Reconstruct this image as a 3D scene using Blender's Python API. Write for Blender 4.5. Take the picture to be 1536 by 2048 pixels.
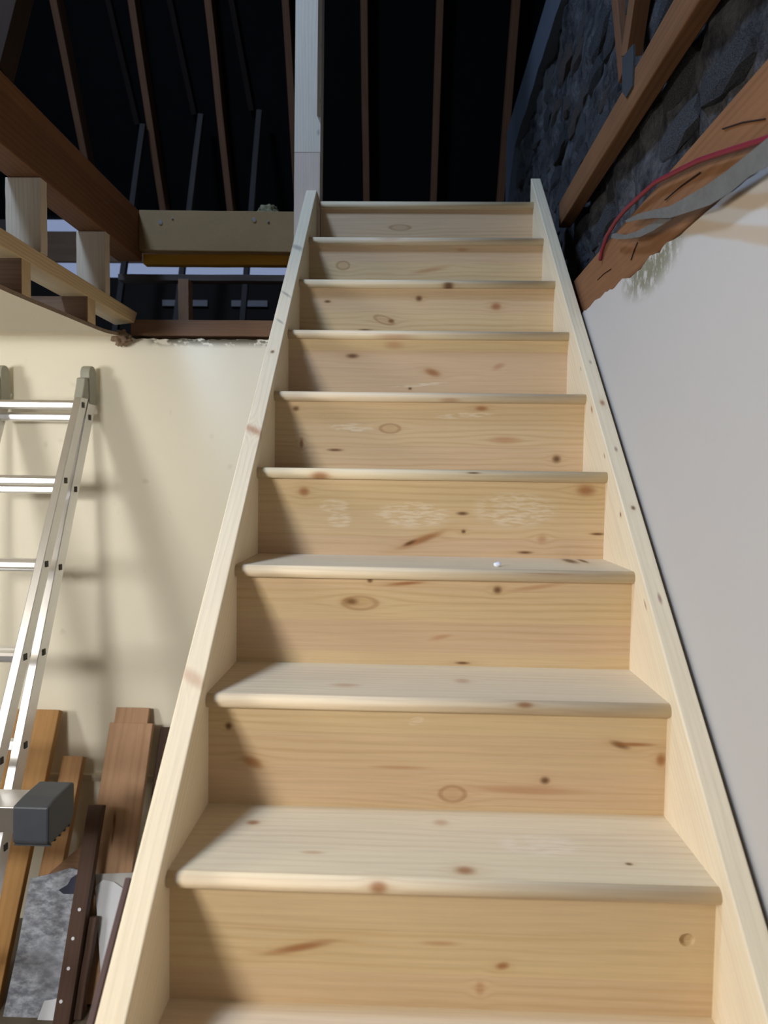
import bpy, bmesh, math, random
import numpy as np
from mathutils import Vector, Matrix, noise

for o in list(bpy.data.objects):
    bpy.data.objects.remove(o)
sc = bpy.context.scene
COL = sc.collection
random.seed(7)

# ------------------------------------------------------------------ camera
F_PX = 1377.16
CAM = np.array([-0.0674, 0.0, 1.9256])
YAW, PIT, ROL = math.radians(1.5896), math.radians(-2.7141), math.radians(0.8127)
_cy, _sy, _cp, _sp = math.cos(YAW), math.sin(YAW), math.cos(PIT), math.sin(PIT)
FWD = np.array([-_sy * _cp, _cy * _cp, _sp])
_rt = np.array([_cy, _sy, 0.0])
_up = np.cross(_rt, FWD)
RGT = math.cos(ROL) * _rt + math.sin(ROL) * _up
UPV = -math.sin(ROL) * _rt + math.cos(ROL) * _up
cd = bpy.data.cameras.new('camera')
cam = bpy.data.objects.new('camera', cd)
COL.objects.link(cam)
cd.sensor_fit = 'VERTICAL'
cd.sensor_height = 36.0
cd.sensor_width = 27.0
cd.lens = 36.0 * F_PX / 2048.0
cd.clip_start = 0.02
cam.matrix_world = Matrix(((RGT[0], UPV[0], -FWD[0], CAM[0]), (RGT[1], UPV[1], -FWD[1], CAM[1]),
                           (RGT[2], UPV[2], -FWD[2], CAM[2]), (0, 0, 0, 1)))
cd.dof.use_dof = True
cd.dof.focus_distance = 1.8
cd.dof.aperture_fstop = cd.lens / 1000.0 / 0.0065
sc.camera = cam

# ------------------------------------------------------------------ world, lights, exposure
wd = bpy.data.worlds.new('sky')
sc.world = wd
wd.use_nodes = True
wd.node_tree.nodes['Background'].inputs[0].default_value = (0.21, 0.26, 0.41, 1)
wd.node_tree.nodes['Background'].inputs[1].default_value = 1.0
sc.view_settings.view_transform = 'Standard'
sc.view_settings.look = 'None'
sc.view_settings.exposure = 0.0
sc.view_settings.gamma = 1.0
sc.view_settings.use_curve_mapping = False


def area(name, loc, target, sx, sy, power, col):
    l = bpy.data.lights.new(name, 'AREA')
    l.shape = 'RECTANGLE'
    l.size, l.size_y, l.energy, l.color = sx, sy, power, col
    o = bpy.data.objects.new(name, l)
    COL.objects.link(o)
    o.location = loc
    o.rotation_euler = (Vector(target) - Vector(loc)).to_track_quat('-Z', 'Y').to_euler()
    return o


WIN = (-2.0, -1.2, 1.95, 2.45)     # window in the wall behind the camera: x0 x1 z0 z1
SIDE = (-0.15, 0.95, 1.55, 2.35)     # window in the left wall: y0 y1 z0 z1
SKY = (-2.45, -1.65, 0.6, 1.4)         # rooflight over the stair opening: x0 x1 y0 y1
area('daylight_back_window', (-1.62, -0.50, 2.30), (-0.9, 1.3, 0.9), 0.45, 0.35, 40, (1.0, 0.965, 0.90))
area('daylight_side_window', (-3.12, 0.4, 1.95), (-1.2, 2.8, 1.7), 0.8, 0.6, 42, (1.0, 0.97, 0.92))
area('daylight_rooflight', (-2.05, 1.0, 5.50), (-1.75, 1.4, 3.0), 0.6, 0.6, 112, (0.46, 0.66, 1.0))

# ------------------------------------------------------------------ measuring helpers
C0 = 6.2148                          # roof plane through the rafter faces
RN = np.array([0.0, 0.88295, 0.46947])


def ray(px, py):
    return FWD + RGT * (px - 768) / F_PX - UPV * (py - 1024) / F_PX


def aty(px, py, y):
    d = ray(px, py)
    return CAM + d * (y / d[1])


def atx(px, py, x):
    d = ray(px, py)
    return CAM + d * ((x - CAM[0]) / d[0])


def atz(px, py, z):
    d = ray(px, py)
    return CAM + d * ((z - CAM[2]) / d[2])


def atroof(px, py):
    d = ray(px, py)
    return CAM + d * ((C0 - RN @ CAM) / (RN @ d))


# ------------------------------------------------------------------ node helper
class NT:
    def __init__(s, name):
        s.m = bpy.data.materials.new(name)
        s.m.use_nodes = True
        s.t = s.m.node_tree
        s.t.nodes.clear()
        s.out = s.t.nodes.new('ShaderNodeOutputMaterial')
        s.b = s.t.nodes.new('ShaderNodeBsdfPrincipled')
        s.t.links.new(s.b.outputs[0], s.out.inputs[0])

    def put(s, sock, v):
        if isinstance(v, bpy.types.NodeSocket):
            s.t.links.new(v, sock)
        elif sock.type == 'RGBA':
            sock.default_value = tuple(v)[:3] + (1,)
        else:
            sock.default_value = v

    def n(s, typ, ins=(), **kw):
        nd = s.t.nodes.new(typ)
        for k, v in kw.items():
            setattr(nd, k, v)
        for k, v in (ins.items() if isinstance(ins, dict) else enumerate(ins)):
            s.put(nd.inputs[k], v)
        return nd

    def ma(s, op, a, b=0.0, c=0.0):
        return s.n('ShaderNodeMath', (a, b, c), operation=op).outputs[0]

    def mix(s, f, a, b, mode='MIX'):
        nd = s.n('ShaderNodeMix', data_type='RGBA', blend_type=mode)
        s.put(nd.inputs[0], f)
        s.put(nd.inputs[6], a)
        s.put(nd.inputs[7], b)
        return nd.outputs[2]

    def obj(s):
        return s.n('ShaderNodeTexCoord').outputs['Object']

    def xyz(s, v):
        return s.n('ShaderNodeSeparateXYZ', (v,)).outputs

    def vec(s, x, y, z):
        return s.n('ShaderNodeCombineXYZ', (x, y, z)).outputs[0]

    def noise(s, v, scale, detail=2.0, rough=0.5):
        return s.n('ShaderNodeTexNoise', {'Vector': v, 'Scale': scale, 'Detail': detail, 'Roughness': rough}).outputs[0]

    def step(s, x, a, b):
        nd = s.n('ShaderNodeMapRange', (x, a, b, 0.0, 1.0), interpolation_type='SMOOTHSTEP')
        return nd.outputs[0]

    def rnd(s):
        return s.n('ShaderNodeObjectInfo').outputs['Random']

    def bump(s, h, strength, dist=0.01):
        b = s.n('ShaderNodeBump', {'Height': h, 'Strength': strength, 'Distance': dist})
        s.t.links.new(b.outputs[0], s.b.inputs['Normal'])

    def done(s, col, rough=0.6, spec=0.3, metal=0.0):
        s.put(s.b.inputs['Base Color'], col)
        s.put(s.b.inputs['Roughness'], rough)
        s.b.inputs['Specular IOR Level'].default_value = spec
        s.b.inputs['Metallic'].default_value = metal
        return s.m


def srgb(r, g, b):
    return tuple(((c / 255) / 12.92 if c <= 10 else ((c / 255 + 0.055) / 1.055) ** 2.4) for c in (r, g, b))


def wood(name, ca, cb, cdark, stave=0.07, grain=0.35, pitch=0.012, knots=(), off=0.0, rough=0.55, seed=None, blotch=0.0):
    """Sawn timber: grain along local X; v = local y+z runs across every long face.
    knots: (u, v, ru, rv, kind, angle)"""
    s = NT(name)
    x, y, z = s.xyz(s.obj())
    u, v = x, s.ma('ADD', y, z)
    r = s.rnd() if seed is None else seed
    rr_ = s.ma('MULTIPLY', r, 17.3) if seed is None else seed * 17.3
    n1 = s.noise(s.vec(s.ma('ADD', s.ma('MULTIPLY', u, 1.6), rr_), s.ma('MULTIPLY', v, 9.0), rr_), 1.0, 3.0)
    v2 = s.ma('ADD', v, s.ma('MULTIPLY', s.ma('SUBTRACT', n1, 0.5), 0.045))
    parts = []
    for (ku, kv, ru, rv, kind, ang) in knots:
        du, dv = s.ma('SUBTRACT', u, ku), s.ma('SUBTRACT', v, kv)
        ca_, sa_ = math.cos(ang), math.sin(ang)
        a = s.ma('DIVIDE', s.ma('ADD', s.ma('MULTIPLY', du, ca_), s.ma('MULTIPLY', dv, sa_)), ru)
        b = s.ma('DIVIDE', s.ma('SUBTRACT', s.ma('MULTIPLY', dv, ca_), s.ma('MULTIPLY', du, sa_)), rv)
        d2 = s.ma('ADD', s.ma('MULTIPLY', a, a), s.ma('MULTIPLY', b, b))
        d = s.ma('SQRT', d2)
        parts.append((d, kind))
        if kind in 'kdrp':
            e = s.ma('POWER', 2.718, s.ma('MULTIPLY', d2, -0.22))
            sg = s.ma('SIGN', dv)
            v2 = s.ma('SUBTRACT', v2, s.ma('MULTIPLY', s.ma('MULTIPLY', sg, e), rv * 1.1))
    sid = s.ma('FLOOR', s.ma('DIVIDE', s.ma('ADD', v, off), stave))
    wn = s.n('ShaderNodeTexWhiteNoise', {'W': s.ma('ADD', s.ma('MULTIPLY', sid, 3.71), rr_)}, noise_dimensions='1D').outputs[0]
    ph = s.ma('ADD', s.ma('DIVIDE', v2, pitch), s.ma('MULTIPLY', wn, 9.0))
    w = s.ma('SINE', s.ma('MULTIPLY', ph, 6.2832))
    w = s.ma('MULTIPLY', s.ma('ADD', w, 1.0), 0.5)
    w = s.ma('POWER', w, 2.2)
    n2 = s.noise(s.vec(s.ma('MULTIPLY', u, 0.9), s.ma('MULTIPLY', v, 14.0), rr_), 1.0, 1.0)
    n3 = s.noise(s.vec(s.ma('MULTIPLY', u, 7.0), s.ma('MULTIPLY', v, 260.0), rr_), 1.0, 2.0)
    col = s.mix(wn, ca, cb)
    gf = s.ma('MULTIPLY', s.ma('MULTIPLY', w, s.step(n2, 0.25, 0.8)), grain)
    col = s.mix(gf, col, cdark)
    fine = s.ma('ADD', s.ma('MULTIPLY', s.ma('SUBTRACT', n3, 0.5), 0.22), 1.0)
    col = s.mix(1.0, col, s.vec(fine, fine, fine), 'MULTIPLY')
    if blotch:
        nb = s.noise(s.vec(s.ma('ADD', s.ma('MULTIPLY', u, 5.0), rr_), s.ma('MULTIPLY', v, 11.0), rr_), 1.0, 4.0, 0.6)
        bl = s.ma('ADD', s.ma('MULTIPLY', s.ma('SUBTRACT', nb, 0.5), blotch * 2), 1.0)
        col = s.mix(1.0, col, s.vec(bl, bl, bl), 'MULTIPLY')
    for d, kind in parts:
        core = s.step(d, 1.45, 0.2)
        halo = s.ma('POWER', 2.718, s.ma('MULTIPLY', s.ma('MULTIPLY', d, d), -0.35))
        if kind == 'k':
            col = s.mix(s.ma('MULTIPLY', halo, 0.30), col, cdark)
            col = s.mix(s.ma('MULTIPLY', core, 0.75), col, srgb(150, 92, 48))
        elif kind == 'd':
            col = s.mix(s.ma('MULTIPLY', halo, 0.25), col, cdark)
            col = s.mix(s.ma('MULTIPLY', core, 0.85), col, srgb(95, 58, 28))
        elif kind == 'p':
            col = s.mix(s.ma('MULTIPLY', core, 0.45), col, srgb(172, 112, 72))
        elif kind == 'r':
            ring = s.ma('MULTIPLY', s.step(d, 0.55, 0.85), s.step(d, 1.15, 0.9))
            col = s.mix(s.ma('MULTIPLY', ring, 0.4), col, srgb(140, 92, 46))
            col = s.mix(s.ma('MULTIPLY', core, 0.25), col, srgb(170, 120, 70))
        elif kind == 'w':
            nn = s.noise(s.vec(s.ma('MULTIPLY', u, 30.0), s.ma('MULTIPLY', v, 160.0), 3.0), 1.0, 2.0)
            f = s.ma('MULTIPLY', s.step(d, 1.2, 0.7), s.step(nn, 0.38, 0.62))
            col = s.mix(s.ma('MULTIPLY', f, 0.55), col, srgb(232, 218, 195))
        elif kind == 's':
            col = s.mix(s.ma('MULTIPLY', core, 0.6), col, srgb(110, 35, 35))
        elif kind == 'g':
            col = s.mix(s.ma('MULTIPLY', core, 0.55), col, srgb(120, 110, 105))
    s.bump(w, 0.08, 0.002)
    return s.done(col, rough, 0.25)


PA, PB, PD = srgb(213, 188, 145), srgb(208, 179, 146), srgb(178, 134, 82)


def plain(name, col, rough=0.6, spec=0.3, metal=0.0, var=0.12, scale=8.0, bump=0.0, bscale=60.0):
    s = NT(name)
    o = s.obj()
    n = s.noise(o, scale, 4.0, 0.6)
    f = s.ma('ADD', s.ma('MULTIPLY', s.ma('SUBTRACT', n, 0.5), 2 * var), 1.0)
    c = s.mix(1.0, col, s.vec(f, f, f), 'MULTIPLY')
    if bump:
        s.bump(s.noise(o, bscale, 4.0, 0.6), bump, 0.01)
    return s.done(c, rough, spec, metal)


# ------------------------------------------------------------------ mesh helpers
class MB:
    def __init__(s):
        s.v, s.f = [], []

    def add(s, vs, fs):
        o = len(s.v)
        s.v += [tuple(map(float, p)) for p in vs]
        s.f += [tuple(i + o for i in q) for q in fs]
        return s

    def box(s, x0, x1, y0, y1, z0, z1):
        return s.add([(x0, y0, z0), (x1, y0, z0), (x1, y1, z0), (x0, y1, z0), (x0, y0, z1), (x1, y0, z1), (x1, y1, z1), (x0, y1, z1)],
                     [(0, 3, 2, 1), (4, 5, 6, 7), (0, 1, 5, 4), (1, 2, 6, 5), (2, 3, 7, 6), (3, 0, 4, 7)])

    def prism(s, poly, axis, a, b):
        """poly in the two other axes (cyclic order kept), extruded along axis from a to b."""
        n = len(poly)

        def p(q, t):
            return {'x': (t, q[0], q[1]), 'y': (q[0], t, q[1]), 'z': (q[0], q[1], t)}[axis]
        vs = [p(q, a) for q in poly] + [p(q, b) for q in poly]
        fs = [tuple(range(n))[::-1], tuple(range(n, 2 * n))] + [(i, (i + 1) % n, n + (i + 1) % n, n + i) for i in range(n)]
        return s.add(vs, fs)

    def cyl(s, p0, p1, r0, r1=None, n=14):
        r1 = r0 if r1 is None else r1
        p0, p1 = Vector(p0), Vector(p1)
        d = (p1 - p0).normalized()
        a = d.orthogonal().normalized()
        b = d.cross(a)
        vs = [p + (a * math.cos(t) + b * math.sin(t)) * r for p, r in ((p0, r0), (p1, r1)) for t in [i * 2 * math.pi / n for i in range(n)]]
        return s.add(vs, [tuple(range(n))[::-1], tuple(range(n, 2 * n))] + [(i, (i + 1) % n, n + (i + 1) % n, n + i) for i in range(n)])

    def tube(s, pts, r, n=8):
        pts = [Vector(p) for p in pts]
        vs = []
        for i, p in enumerate(pts):
            d = (pts[min(i + 1, len(pts) - 1)] - pts[max(i - 1, 0)]).normalized()
            a = d.cross(Vector((0.3, 0.1, 1))).normalized()
            b = d.cross(a)
            vs += [p + (a * math.cos(t) + b * math.sin(t)) * r for t in [k * 2 * math.pi / n for k in range(n)]]
        fs = [tuple(range(n))[::-1], tuple(range(len(vs) - n, len(vs)))]
        for i in range(len(pts) - 1):
            fs += [(i * n + k, i * n + (k + 1) % n, (i + 1) * n + (k + 1) % n, (i + 1) * n + k) for k in range(n)]
        return s.add(vs, fs)

    def build(s, name, mat, parent=None, bevel=0.0, M=None, smooth=False, seg=2):
        """ONE mesh object. With M the vertices are already local; else they are world and the origin goes to their centre."""
        vs = np.array(s.v)
        if M is None:
            c = (vs.min(0) + vs.max(0)) / 2
            vs = vs - c
            M = Matrix.Translation(Vector(c))
        me = bpy.data.meshes.new(name)
        me.from_pydata([tuple(p) for p in vs], [], s.f)
        bm = bmesh.new()
        bm.from_mesh(me)
        bmesh.ops.recalc_face_normals(bm, faces=bm.faces)
        if bevel:
            es = [e for e in bm.edges if len(e.link_faces) == 2 and e.calc_face_angle(0) > 0.6]
            bmesh.ops.bevel(bm, geom=es, offset=bevel, segments=seg, profile=0.5, affect='EDGES')
        if smooth:
            for f in bm.faces:
                f.smooth = True
        bm.to_mesh(me)
        bm.free()
        if mat:
            me.materials.append(mat)
        o = bpy.data.objects.new(name, me)
        COL.objects.link(o)
        if parent is not None:
            o.parent = parent
            o.matrix_parent_inverse = Matrix()
            o.matrix_local = parent.matrix_world.inverted() @ M
            o.matrix_world = M
        else:
            o.matrix_world = M
        return o


WM = {}


def thing(name, label, cat, loc, group=None):
    o = bpy.data.objects.new(name, None)
    o.empty_display_size = 0.1
    COL.objects.link(o)
    o.location = loc
    o.matrix_world = Matrix.Translation(Vector(loc))
    return tag(o, label, cat, group)


def tag(o, label, cat, group=None):
    o['label'] = label
    o['category'] = cat
    if group:
        o['group'] = group
    return o


def struct(o, label=None):
    o['kind'] = 'structure'
    if label:
        o['label'] = label
    return o


def frame(p0, p1, up=(0, 0, 1)):
    """Matrix with local X from p0 to p1, local Z nearest to up, origin at the middle."""
    p0, p1, up = Vector(p0), Vector(p1), Vector(up)
    x = (p1 - p0).normalized()
    y = up.cross(x).normalized()
    z = x.cross(y)
    M = Matrix((x, y, z)).transposed().to_4x4()
    M.translation = (p0 + p1) / 2
    return M, (p1 - p0).length


def bar(name, p0, p1, w, h, mat, up=(0, 0, 1), parent=None, bevel=0.002, rough_end=0.0, seed=0):
    """A board or stick with local X along p0->p1, w across (local Y), h along local Z."""
    M, L = frame(p0, p1, up)
    mb = MB()
    rs = random.Random(seed)
    n = 6
    st = []
    for i in range(n + 1):
        x = -L / 2 + L * i / n
        k = 0.0 if i in (0, n) else 1.0
        st.append((x, rs.uniform(-.0015, .0015) * k, rs.uniform(-.0015, .0015) * k))
    vs, fs = [], []
    for i, (x, dy, dz) in enumerate(st):
        for a, b in ((-1, -1), (1, -1), (1, 1), (-1, 1)):
            e = rs.uniform(0, rough_end) if (rough_end and i == n) else 0
            vs.append((x + e, a * w / 2 + dy, b * h / 2 + dz))
    for i in range(n):
        for k in range(4):
            fs.append((i * 4 + k, i * 4 + (k + 1) % 4, i * 4 + 4 + (k + 1) % 4, i * 4 + 4 + k))
    fs += [(3, 2, 1, 0), (n * 4, n * 4 + 1, n * 4 + 2, n * 4 + 3)]
    mb.add(vs, fs)
    return mb.build(name, mat, parent, bevel, M)


# ------------------------------------------------------------------ common materials
M_beam = wood('old_joist_timber', srgb(128, 84, 50), srgb(114, 74, 44), srgb(80, 46, 22), 0.3, 0.4, 0.02, blotch=0.25, rough=0.7)
M_raf = wood('roof_timber', srgb(128, 88, 62), srgb(112, 76, 54), srgb(70, 44, 28), 0.3, 0.35, 0.02, blotch=0.25, rough=0.75)
M_rafdark = wood('old_dark_timber', srgb(74, 66, 62), srgb(64, 58, 55), srgb(40, 36, 34), 0.3, 0.3, 0.02, blotch=0.3, rough=0.8)
M_new = wood('sawn_new_timber', srgb(214, 184, 140), srgb(202, 168, 126), srgb(150, 108, 62), 0.2, 0.3, 0.012, rough=0.65)
M_newgrey = wood('sawn_pale_timber', srgb(214, 196, 172), srgb(204, 182, 156), srgb(150, 120, 88), 0.2, 0.3, 0.012, rough=0.65)
M_brown = wood('brown_timber', srgb(136, 104, 80), srgb(122, 92, 70), srgb(80, 56, 40), 0.3, 0.3, 0.015, blotch=0.2, rough=0.75)
M_tan = plain('tanalised_timber', srgb(138, 112, 76), 0.7, 0.2, 0, 0.10, 14.0, 0.1)
M_ochre = plain('ochre_board', srgb(170, 122, 32), 0.6, 0.3, 0, 0.08, 6.0)
M_felt = plain('black_felt', srgb(13, 13, 14), 0.85, 0.1, 0, 0.3, 5.0, 0.2, 20.0)
M_darkv = plain('dark_boards', srgb(44, 38, 34), 0.9, 0.1, 0, 0.25, 5.0)
M_cream = plain('cream_emulsion', srgb(242, 238, 222), 0.75, 0.2, 0, 0.025, 3.0, 0.03, 40.0)
M_ceil = plain('ceiling_paint', srgb(243, 234, 216), 0.8, 0.2, 0, 0.03, 3.0, 0.03, 30.0)
M_lath = plain('broken_plaster_edge', srgb(150, 128, 108), 0.9, 0.1, 0, 0.3, 40.0, 0.3, 80.0)
M_fluff = plain('mineral_wool', srgb(128, 122, 96), 1.0, 0.05, 0, 0.3, 60.0, 0.6, 150.0)
M_alu = plain('brushed_aluminium', (0.80, 0.80, 0.82), 0.32, 0.5, 1.0, 0.06, 12.0)
M_aluS = plain('dull_aluminium', (0.62, 0.58, 0.53), 0.55, 0.5, 0.35, 0.06, 12.0)
M_capgrey = plain('grey_plastic', srgb(168, 168, 156), 0.6, 0.3, 0, 0.12, 25.0)
M_capblack = plain('black_rubber', srgb(68, 73, 82), 0.45, 0.5, 0, 0.15, 20.0)
M_plug = plain('dark_plug', srgb(70, 66, 62), 0.6, 0.3, 0, 0.1, 20.0)
M_screw = plain('bright_screw', (0.8, 0.82, 0.85), 0.2, 0.6, 1.0, 0.02)
M_dimb = plain('grey_batten', srgb(140, 130, 130), .8, .2, 0, .1)  # flat mid grey for the two eaves battens
M_white = plain('white_board', srgb(226, 231, 242), 0.6, 0.3, 0, 0.03, 5.0)
M_red = plain('red_cable_sheath', srgb(124, 34, 50), 0.45, 0.4, 0, 0.05, 10.0)
M_steel = plain('galvanised_steel', srgb(92, 96, 100), 0.5, 0.4, 0.5, 0.1, 20.0)


def stone_mat():
    s = NT('rubble_stone')
    o = s.obj()
    r = s.rnd()
    n = s.noise(o, 26.0, 6.0, 0.7)
    c = s.mix(s.step(n, 0.3, 0.75), srgb(40, 42, 48), srgb(150, 150, 154))
    c = s.mix(s.ma('MULTIPLY', s.step(r, 0.72, 0.9), 0.5), c, srgb(104, 82, 62))
    f = s.ma('ADD', s.ma('MULTIPLY', r, 0.6), 0.6)
    c = s.mix(1.0, c, s.vec(f, f, f), 'MULTIPLY')
    s.bump(s.noise(o, 55.0, 6.0, 0.7), 0.9, 0.02)
    return s.done(c, 0.85, 0.25)


def mortar_mat():
    s = NT('rubble_mortar')
    o = s.obj()
    n = s.noise(o, 9.0, 8.0, 0.75)
    c = s.mix(s.step(n, 0.3, 0.8), srgb(40, 41, 46), srgb(140, 138, 140))
    s.bump(s.noise(o, 38.0, 6.0, 0.75), 1.0, 0.03)
    return s.done(c, 0.9, 0.2)


M_stone, M_mortar = stone_mat(), mortar_mat()
M_lime = plain('lime_render', srgb(92, 98, 108), 0.85, 0.2, 0, 0.15, 9.0, 0.3, 40.0)


def right_wall_mat():
    s = NT('white_plaster_stained')
    x, y, z = s.xyz(s.n('ShaderNodeNewGeometry').outputs['Position'])
    p = s.vec(x, y, z)
    base = s.mix(s.noise(p, 1.6, 2.0), srgb(187, 184, 180), srgb(193, 188, 183))
    # two tea-coloured tide marks that dip towards the room
    for (y0, z0, y1, z1, w) in ((1.43, 2.446, 1.08, 2.30, 0.013), (1.36, 2.475, 1.09, 2.358, 0.012)):
        k = (z1 - z0) / (y1 - y0)
        line = s.ma('ADD', s.ma('MULTIPLY', s.ma('SUBTRACT', y, y0), k), z0)
        wob = s.ma('MULTIPLY', s.ma('SUBTRACT', s.noise(p, 7.0, 2.0), 0.5), 0.02)
        d = s.ma('ABSOLUTE', s.ma('ADD', s.ma('SUBTRACT', z, line), wob))
        f = s.ma('MULTIPLY', s.step(d, w * 1.5, w * 0.7), s.step(y, 1.62, 1.45))
        base = s.mix(s.ma('MULTIPLY', f, 0.55), base, srgb(178, 150, 112))
    # greenish mould under the torn edge
    nn = s.noise(s.vec(s.ma('MULTIPLY', x, 40.0), s.ma('MULTIPLY', y, 40.0), s.ma('MULTIPLY', z, 26.0)), 1.0, 5.0, 0.75)
    dy = s.ma('DIVIDE', s.ma('SUBTRACT', y, 1.60), 0.20)
    dz = s.ma('DIVIDE', s.ma('SUBTRACT', z, 2.44), 0.085)
    dd = s.ma('ADD', s.ma('MULTIPLY', dy, dy), s.ma('MULTIPLY', dz, dz))
    mf = s.ma('MULTIPLY', s.step(dd, 1.4, 0.2), s.step(nn, 0.40, 0.54))
    base = s.mix(s.ma('MULTIPLY', mf, 0.85), base, srgb(112, 110, 82))
    s.bump(s.noise(p, 30.0, 3.0), 0.03, 0.01)
    return s.done(base, 0.75, 0.2)


def torn_top_mat():
    s = NT('cream_wall_torn_top')
    x, y, z = s.xyz(s.n('ShaderNodeNewGeometry').outputs['Position'])
    p = s.vec(x, y, z)
    base = s.mix(s.noise(p, 2.0, 3.0), srgb(244, 239, 222), srgb(240, 234, 215))
    nn = s.noise(s.vec(s.ma('MULTIPLY', x, 16.0), y, s.ma('MULTIPLY', z, 30.0)), 1.0, 4.0, 0.65)
    f = s.ma('MULTIPLY', s.ma('MULTIPLY', s.step(z, 2.455, 2.492), s.step(nn, 0.42, 0.52)), s.step(x, -1.16, -1.1))
    base = s.mix(s.ma('MULTIPLY', f, 0.95), base, srgb(92, 84, 64))
    n3 = s.noise(p, 9.0, 2.0)
    base = s.mix(s.ma('MULTIPLY', s.step(n3, 0.68, 0.76), 0.25), base, srgb(170, 160, 135))
    s.bump(s.noise(p, 30.0, 3.0), 0.03, 0.01)
    return s.done(base, 0.72, 0.2)


# ================================================================== THE SETTING
XL, YF, XR, YW = -3.2, -0.6, 0.482, 2.86
ZC = 2.50
struct(MB().box(XL, 0.62, YF, 2.96, -0.1, 0.0).build('floor', plain('dusty_floor', srgb(104, 96, 84), 0.8, 0.2, 0, 0.15, 4.0)))


M_unseen = plain('dark_unseen_wall', srgb(96, 88, 78), 0.9, 0.1, 0, 0.2, 5.0, 0.3, 20.0)  # dark finish added to the unseen walls to cut bounced fill light


def wall_with_holes(name, x0, x1, z0, z1, y0, y1, holes, mat):
    xs = sorted({x0, x1, *[h[0] for h in holes], *[h[1] for h in holes]})
    zs = sorted({z0, z1, *[h[2] for h in holes], *[h[3] for h in holes]})
    mb = MB()
    for i in range(len(xs) - 1):
        for j in range(len(zs) - 1):
            cx, cz = (xs[i] + xs[i + 1]) / 2, (zs[j] + zs[j + 1]) / 2
            if any(h[0] < cx < h[1] and h[2] < cz < h[3] for h in holes):
                continue
            mb.box(xs[i], xs[i + 1], y0, y1, zs[j], zs[j + 1])
    return struct(mb.build(name, mat))


wall_with_holes('wall_front', XL, 1.3, 0, 5.6, YF - .1, YF, [WIN], M_unseen)
M_glass = NT('glass').done((0.9, 0.93, 0.95), 0.05, 0.5)


def window(name, a0, a1, z0, z1, to):
    """frame of four bars with a pane behind; to(a, d, z) puts it in its wall."""
    w, g = MB(), MB()
    for m, b in [(w, (a0, a0 + .05, z0, z1)), (w, (a1 - .05, a1, z0, z1)), (w, (a0 + .05, a1 - .05, z0, z0 + .05)), (w, (a0 + .05, a1 - .05, z1 - .05, z1)),
                 (g, (a0 + .05, a1 - .05, z0 + .05, z1 - .05))]:
        d0, d1 = (.03, .08) if m is w else (.055, .06)
        p, q = to(b[0], d0, b[2]), to(b[1], d1, b[3])
        m.box(min(p[0], q[0]), max(p[0], q[0]), min(p[1], q[1]), max(p[1], q[1]), min(p[2], q[2]), max(p[2], q[2]))
    wo = struct(w.build(name, M_white))
    g.build('pane', M_glass, wo)


window('window_1', *WIN, lambda a, d, z: (a, YF - d, z))
window('window_2', *SIDE, lambda a, d, z: (XL - d, a, z))
window('window_3', *SKY, lambda a, d, z: (a, z, 5.6 + d))
mb = MB()
ys_, zs_ = [YF - .1, SIDE[0], SIDE[1], 5.6], [0, SIDE[2], SIDE[3], 5.6]
for i in range(3):
    for j in range(3):
        if not (i == 1 and j == 1):
            mb.box(XL - .1, XL, ys_[i], ys_[i + 1], zs_[j], zs_[j + 1])
struct(mb.build('wall_left', M_unseen))

# back wall under the landing, its top edge torn where the ceiling came away
mb = MB()
N = 150
rs = random.Random(3)
tops = []
for i in range(N + 1):
    x = XL + (XR - XL) * i / N
    z = ZC + 0.003
    if x > -1.2:
        z += -0.008 + 0.010 * noise.noise((x * 30, 0, 1)) + 0.006 * noise.noise((x * 90, 0, 5))
    tops.append((x, z))
mb.prism([(XL, 0.0)] + [(XR, 0.0)] + tops[::-1], 'y', YW, YW + 0.1)
wb = struct(mb.build('wall_back', torn_top_mat()))
# thin timber rail on the wall behind the planks
mb = MB()
zt = aty(180, 1545, YW)[2]
mb.prism([(YW, zt - .035), (YW - .012, zt - .032), (YW - .022, zt - .012), (YW - .024, zt), (YW, zt)], 'x', XL, -0.48)
struct(mb.build('trim_1', plain('rail_paint', srgb(226, 218, 198), 0.5, 0.4, 0, 0.03)))

# ceiling of the old room: a sheet that sags towards its broken edge
mb = MB()
ys = [YF, 0.5, 1.2, 1.7, 1.97, 2.08, 2.18, 2.3, 2.42, 2.52, 2.6, 2.68, 2.75, 2.80, YW]


def zceil(y):
    return float(np.interp(y, (1.5, 1.9, 2.53, 2.62, YW), (2.43, 2.4365, 2.457, 2.466, 2.503)))


nx = 14
for j, y in enumerate(ys):
    e = -1.194 - (0.0 if y < 2.55 else (y - 2.55) * 0.16) + 0.004 * noise.noise((y * 40, 0, 0))
    for i in range(nx + 1):
        t = i / nx
        x = XL + (e - XL) * t
        mb.v.append((x, y, zceil(y)))
        mb.v.append((x, y, zceil(y) + 0.013))
W2 = (nx + 1) * 2
for j in range(len(ys) - 1):
    for i in range(nx):
        a = j * W2 + i * 2
        mb.f.append((a, a + 2, a + W2 + 2, a + W2))
        mb.f.append((a + 1, a + W2 + 1, a + W2 + 3, a + 3))
    a = j * W2 + nx * 2
    mb.f.append((a, a + 1, a + W2 + 1, a + W2))
ceil = struct(mb.build('ceiling', M_ceil))
ceil.data.materials.append(M_lath)
for p in ceil.data.polygons:
    if abs(p.normal.x) > 0.7:
        p.material_index = 1

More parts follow.
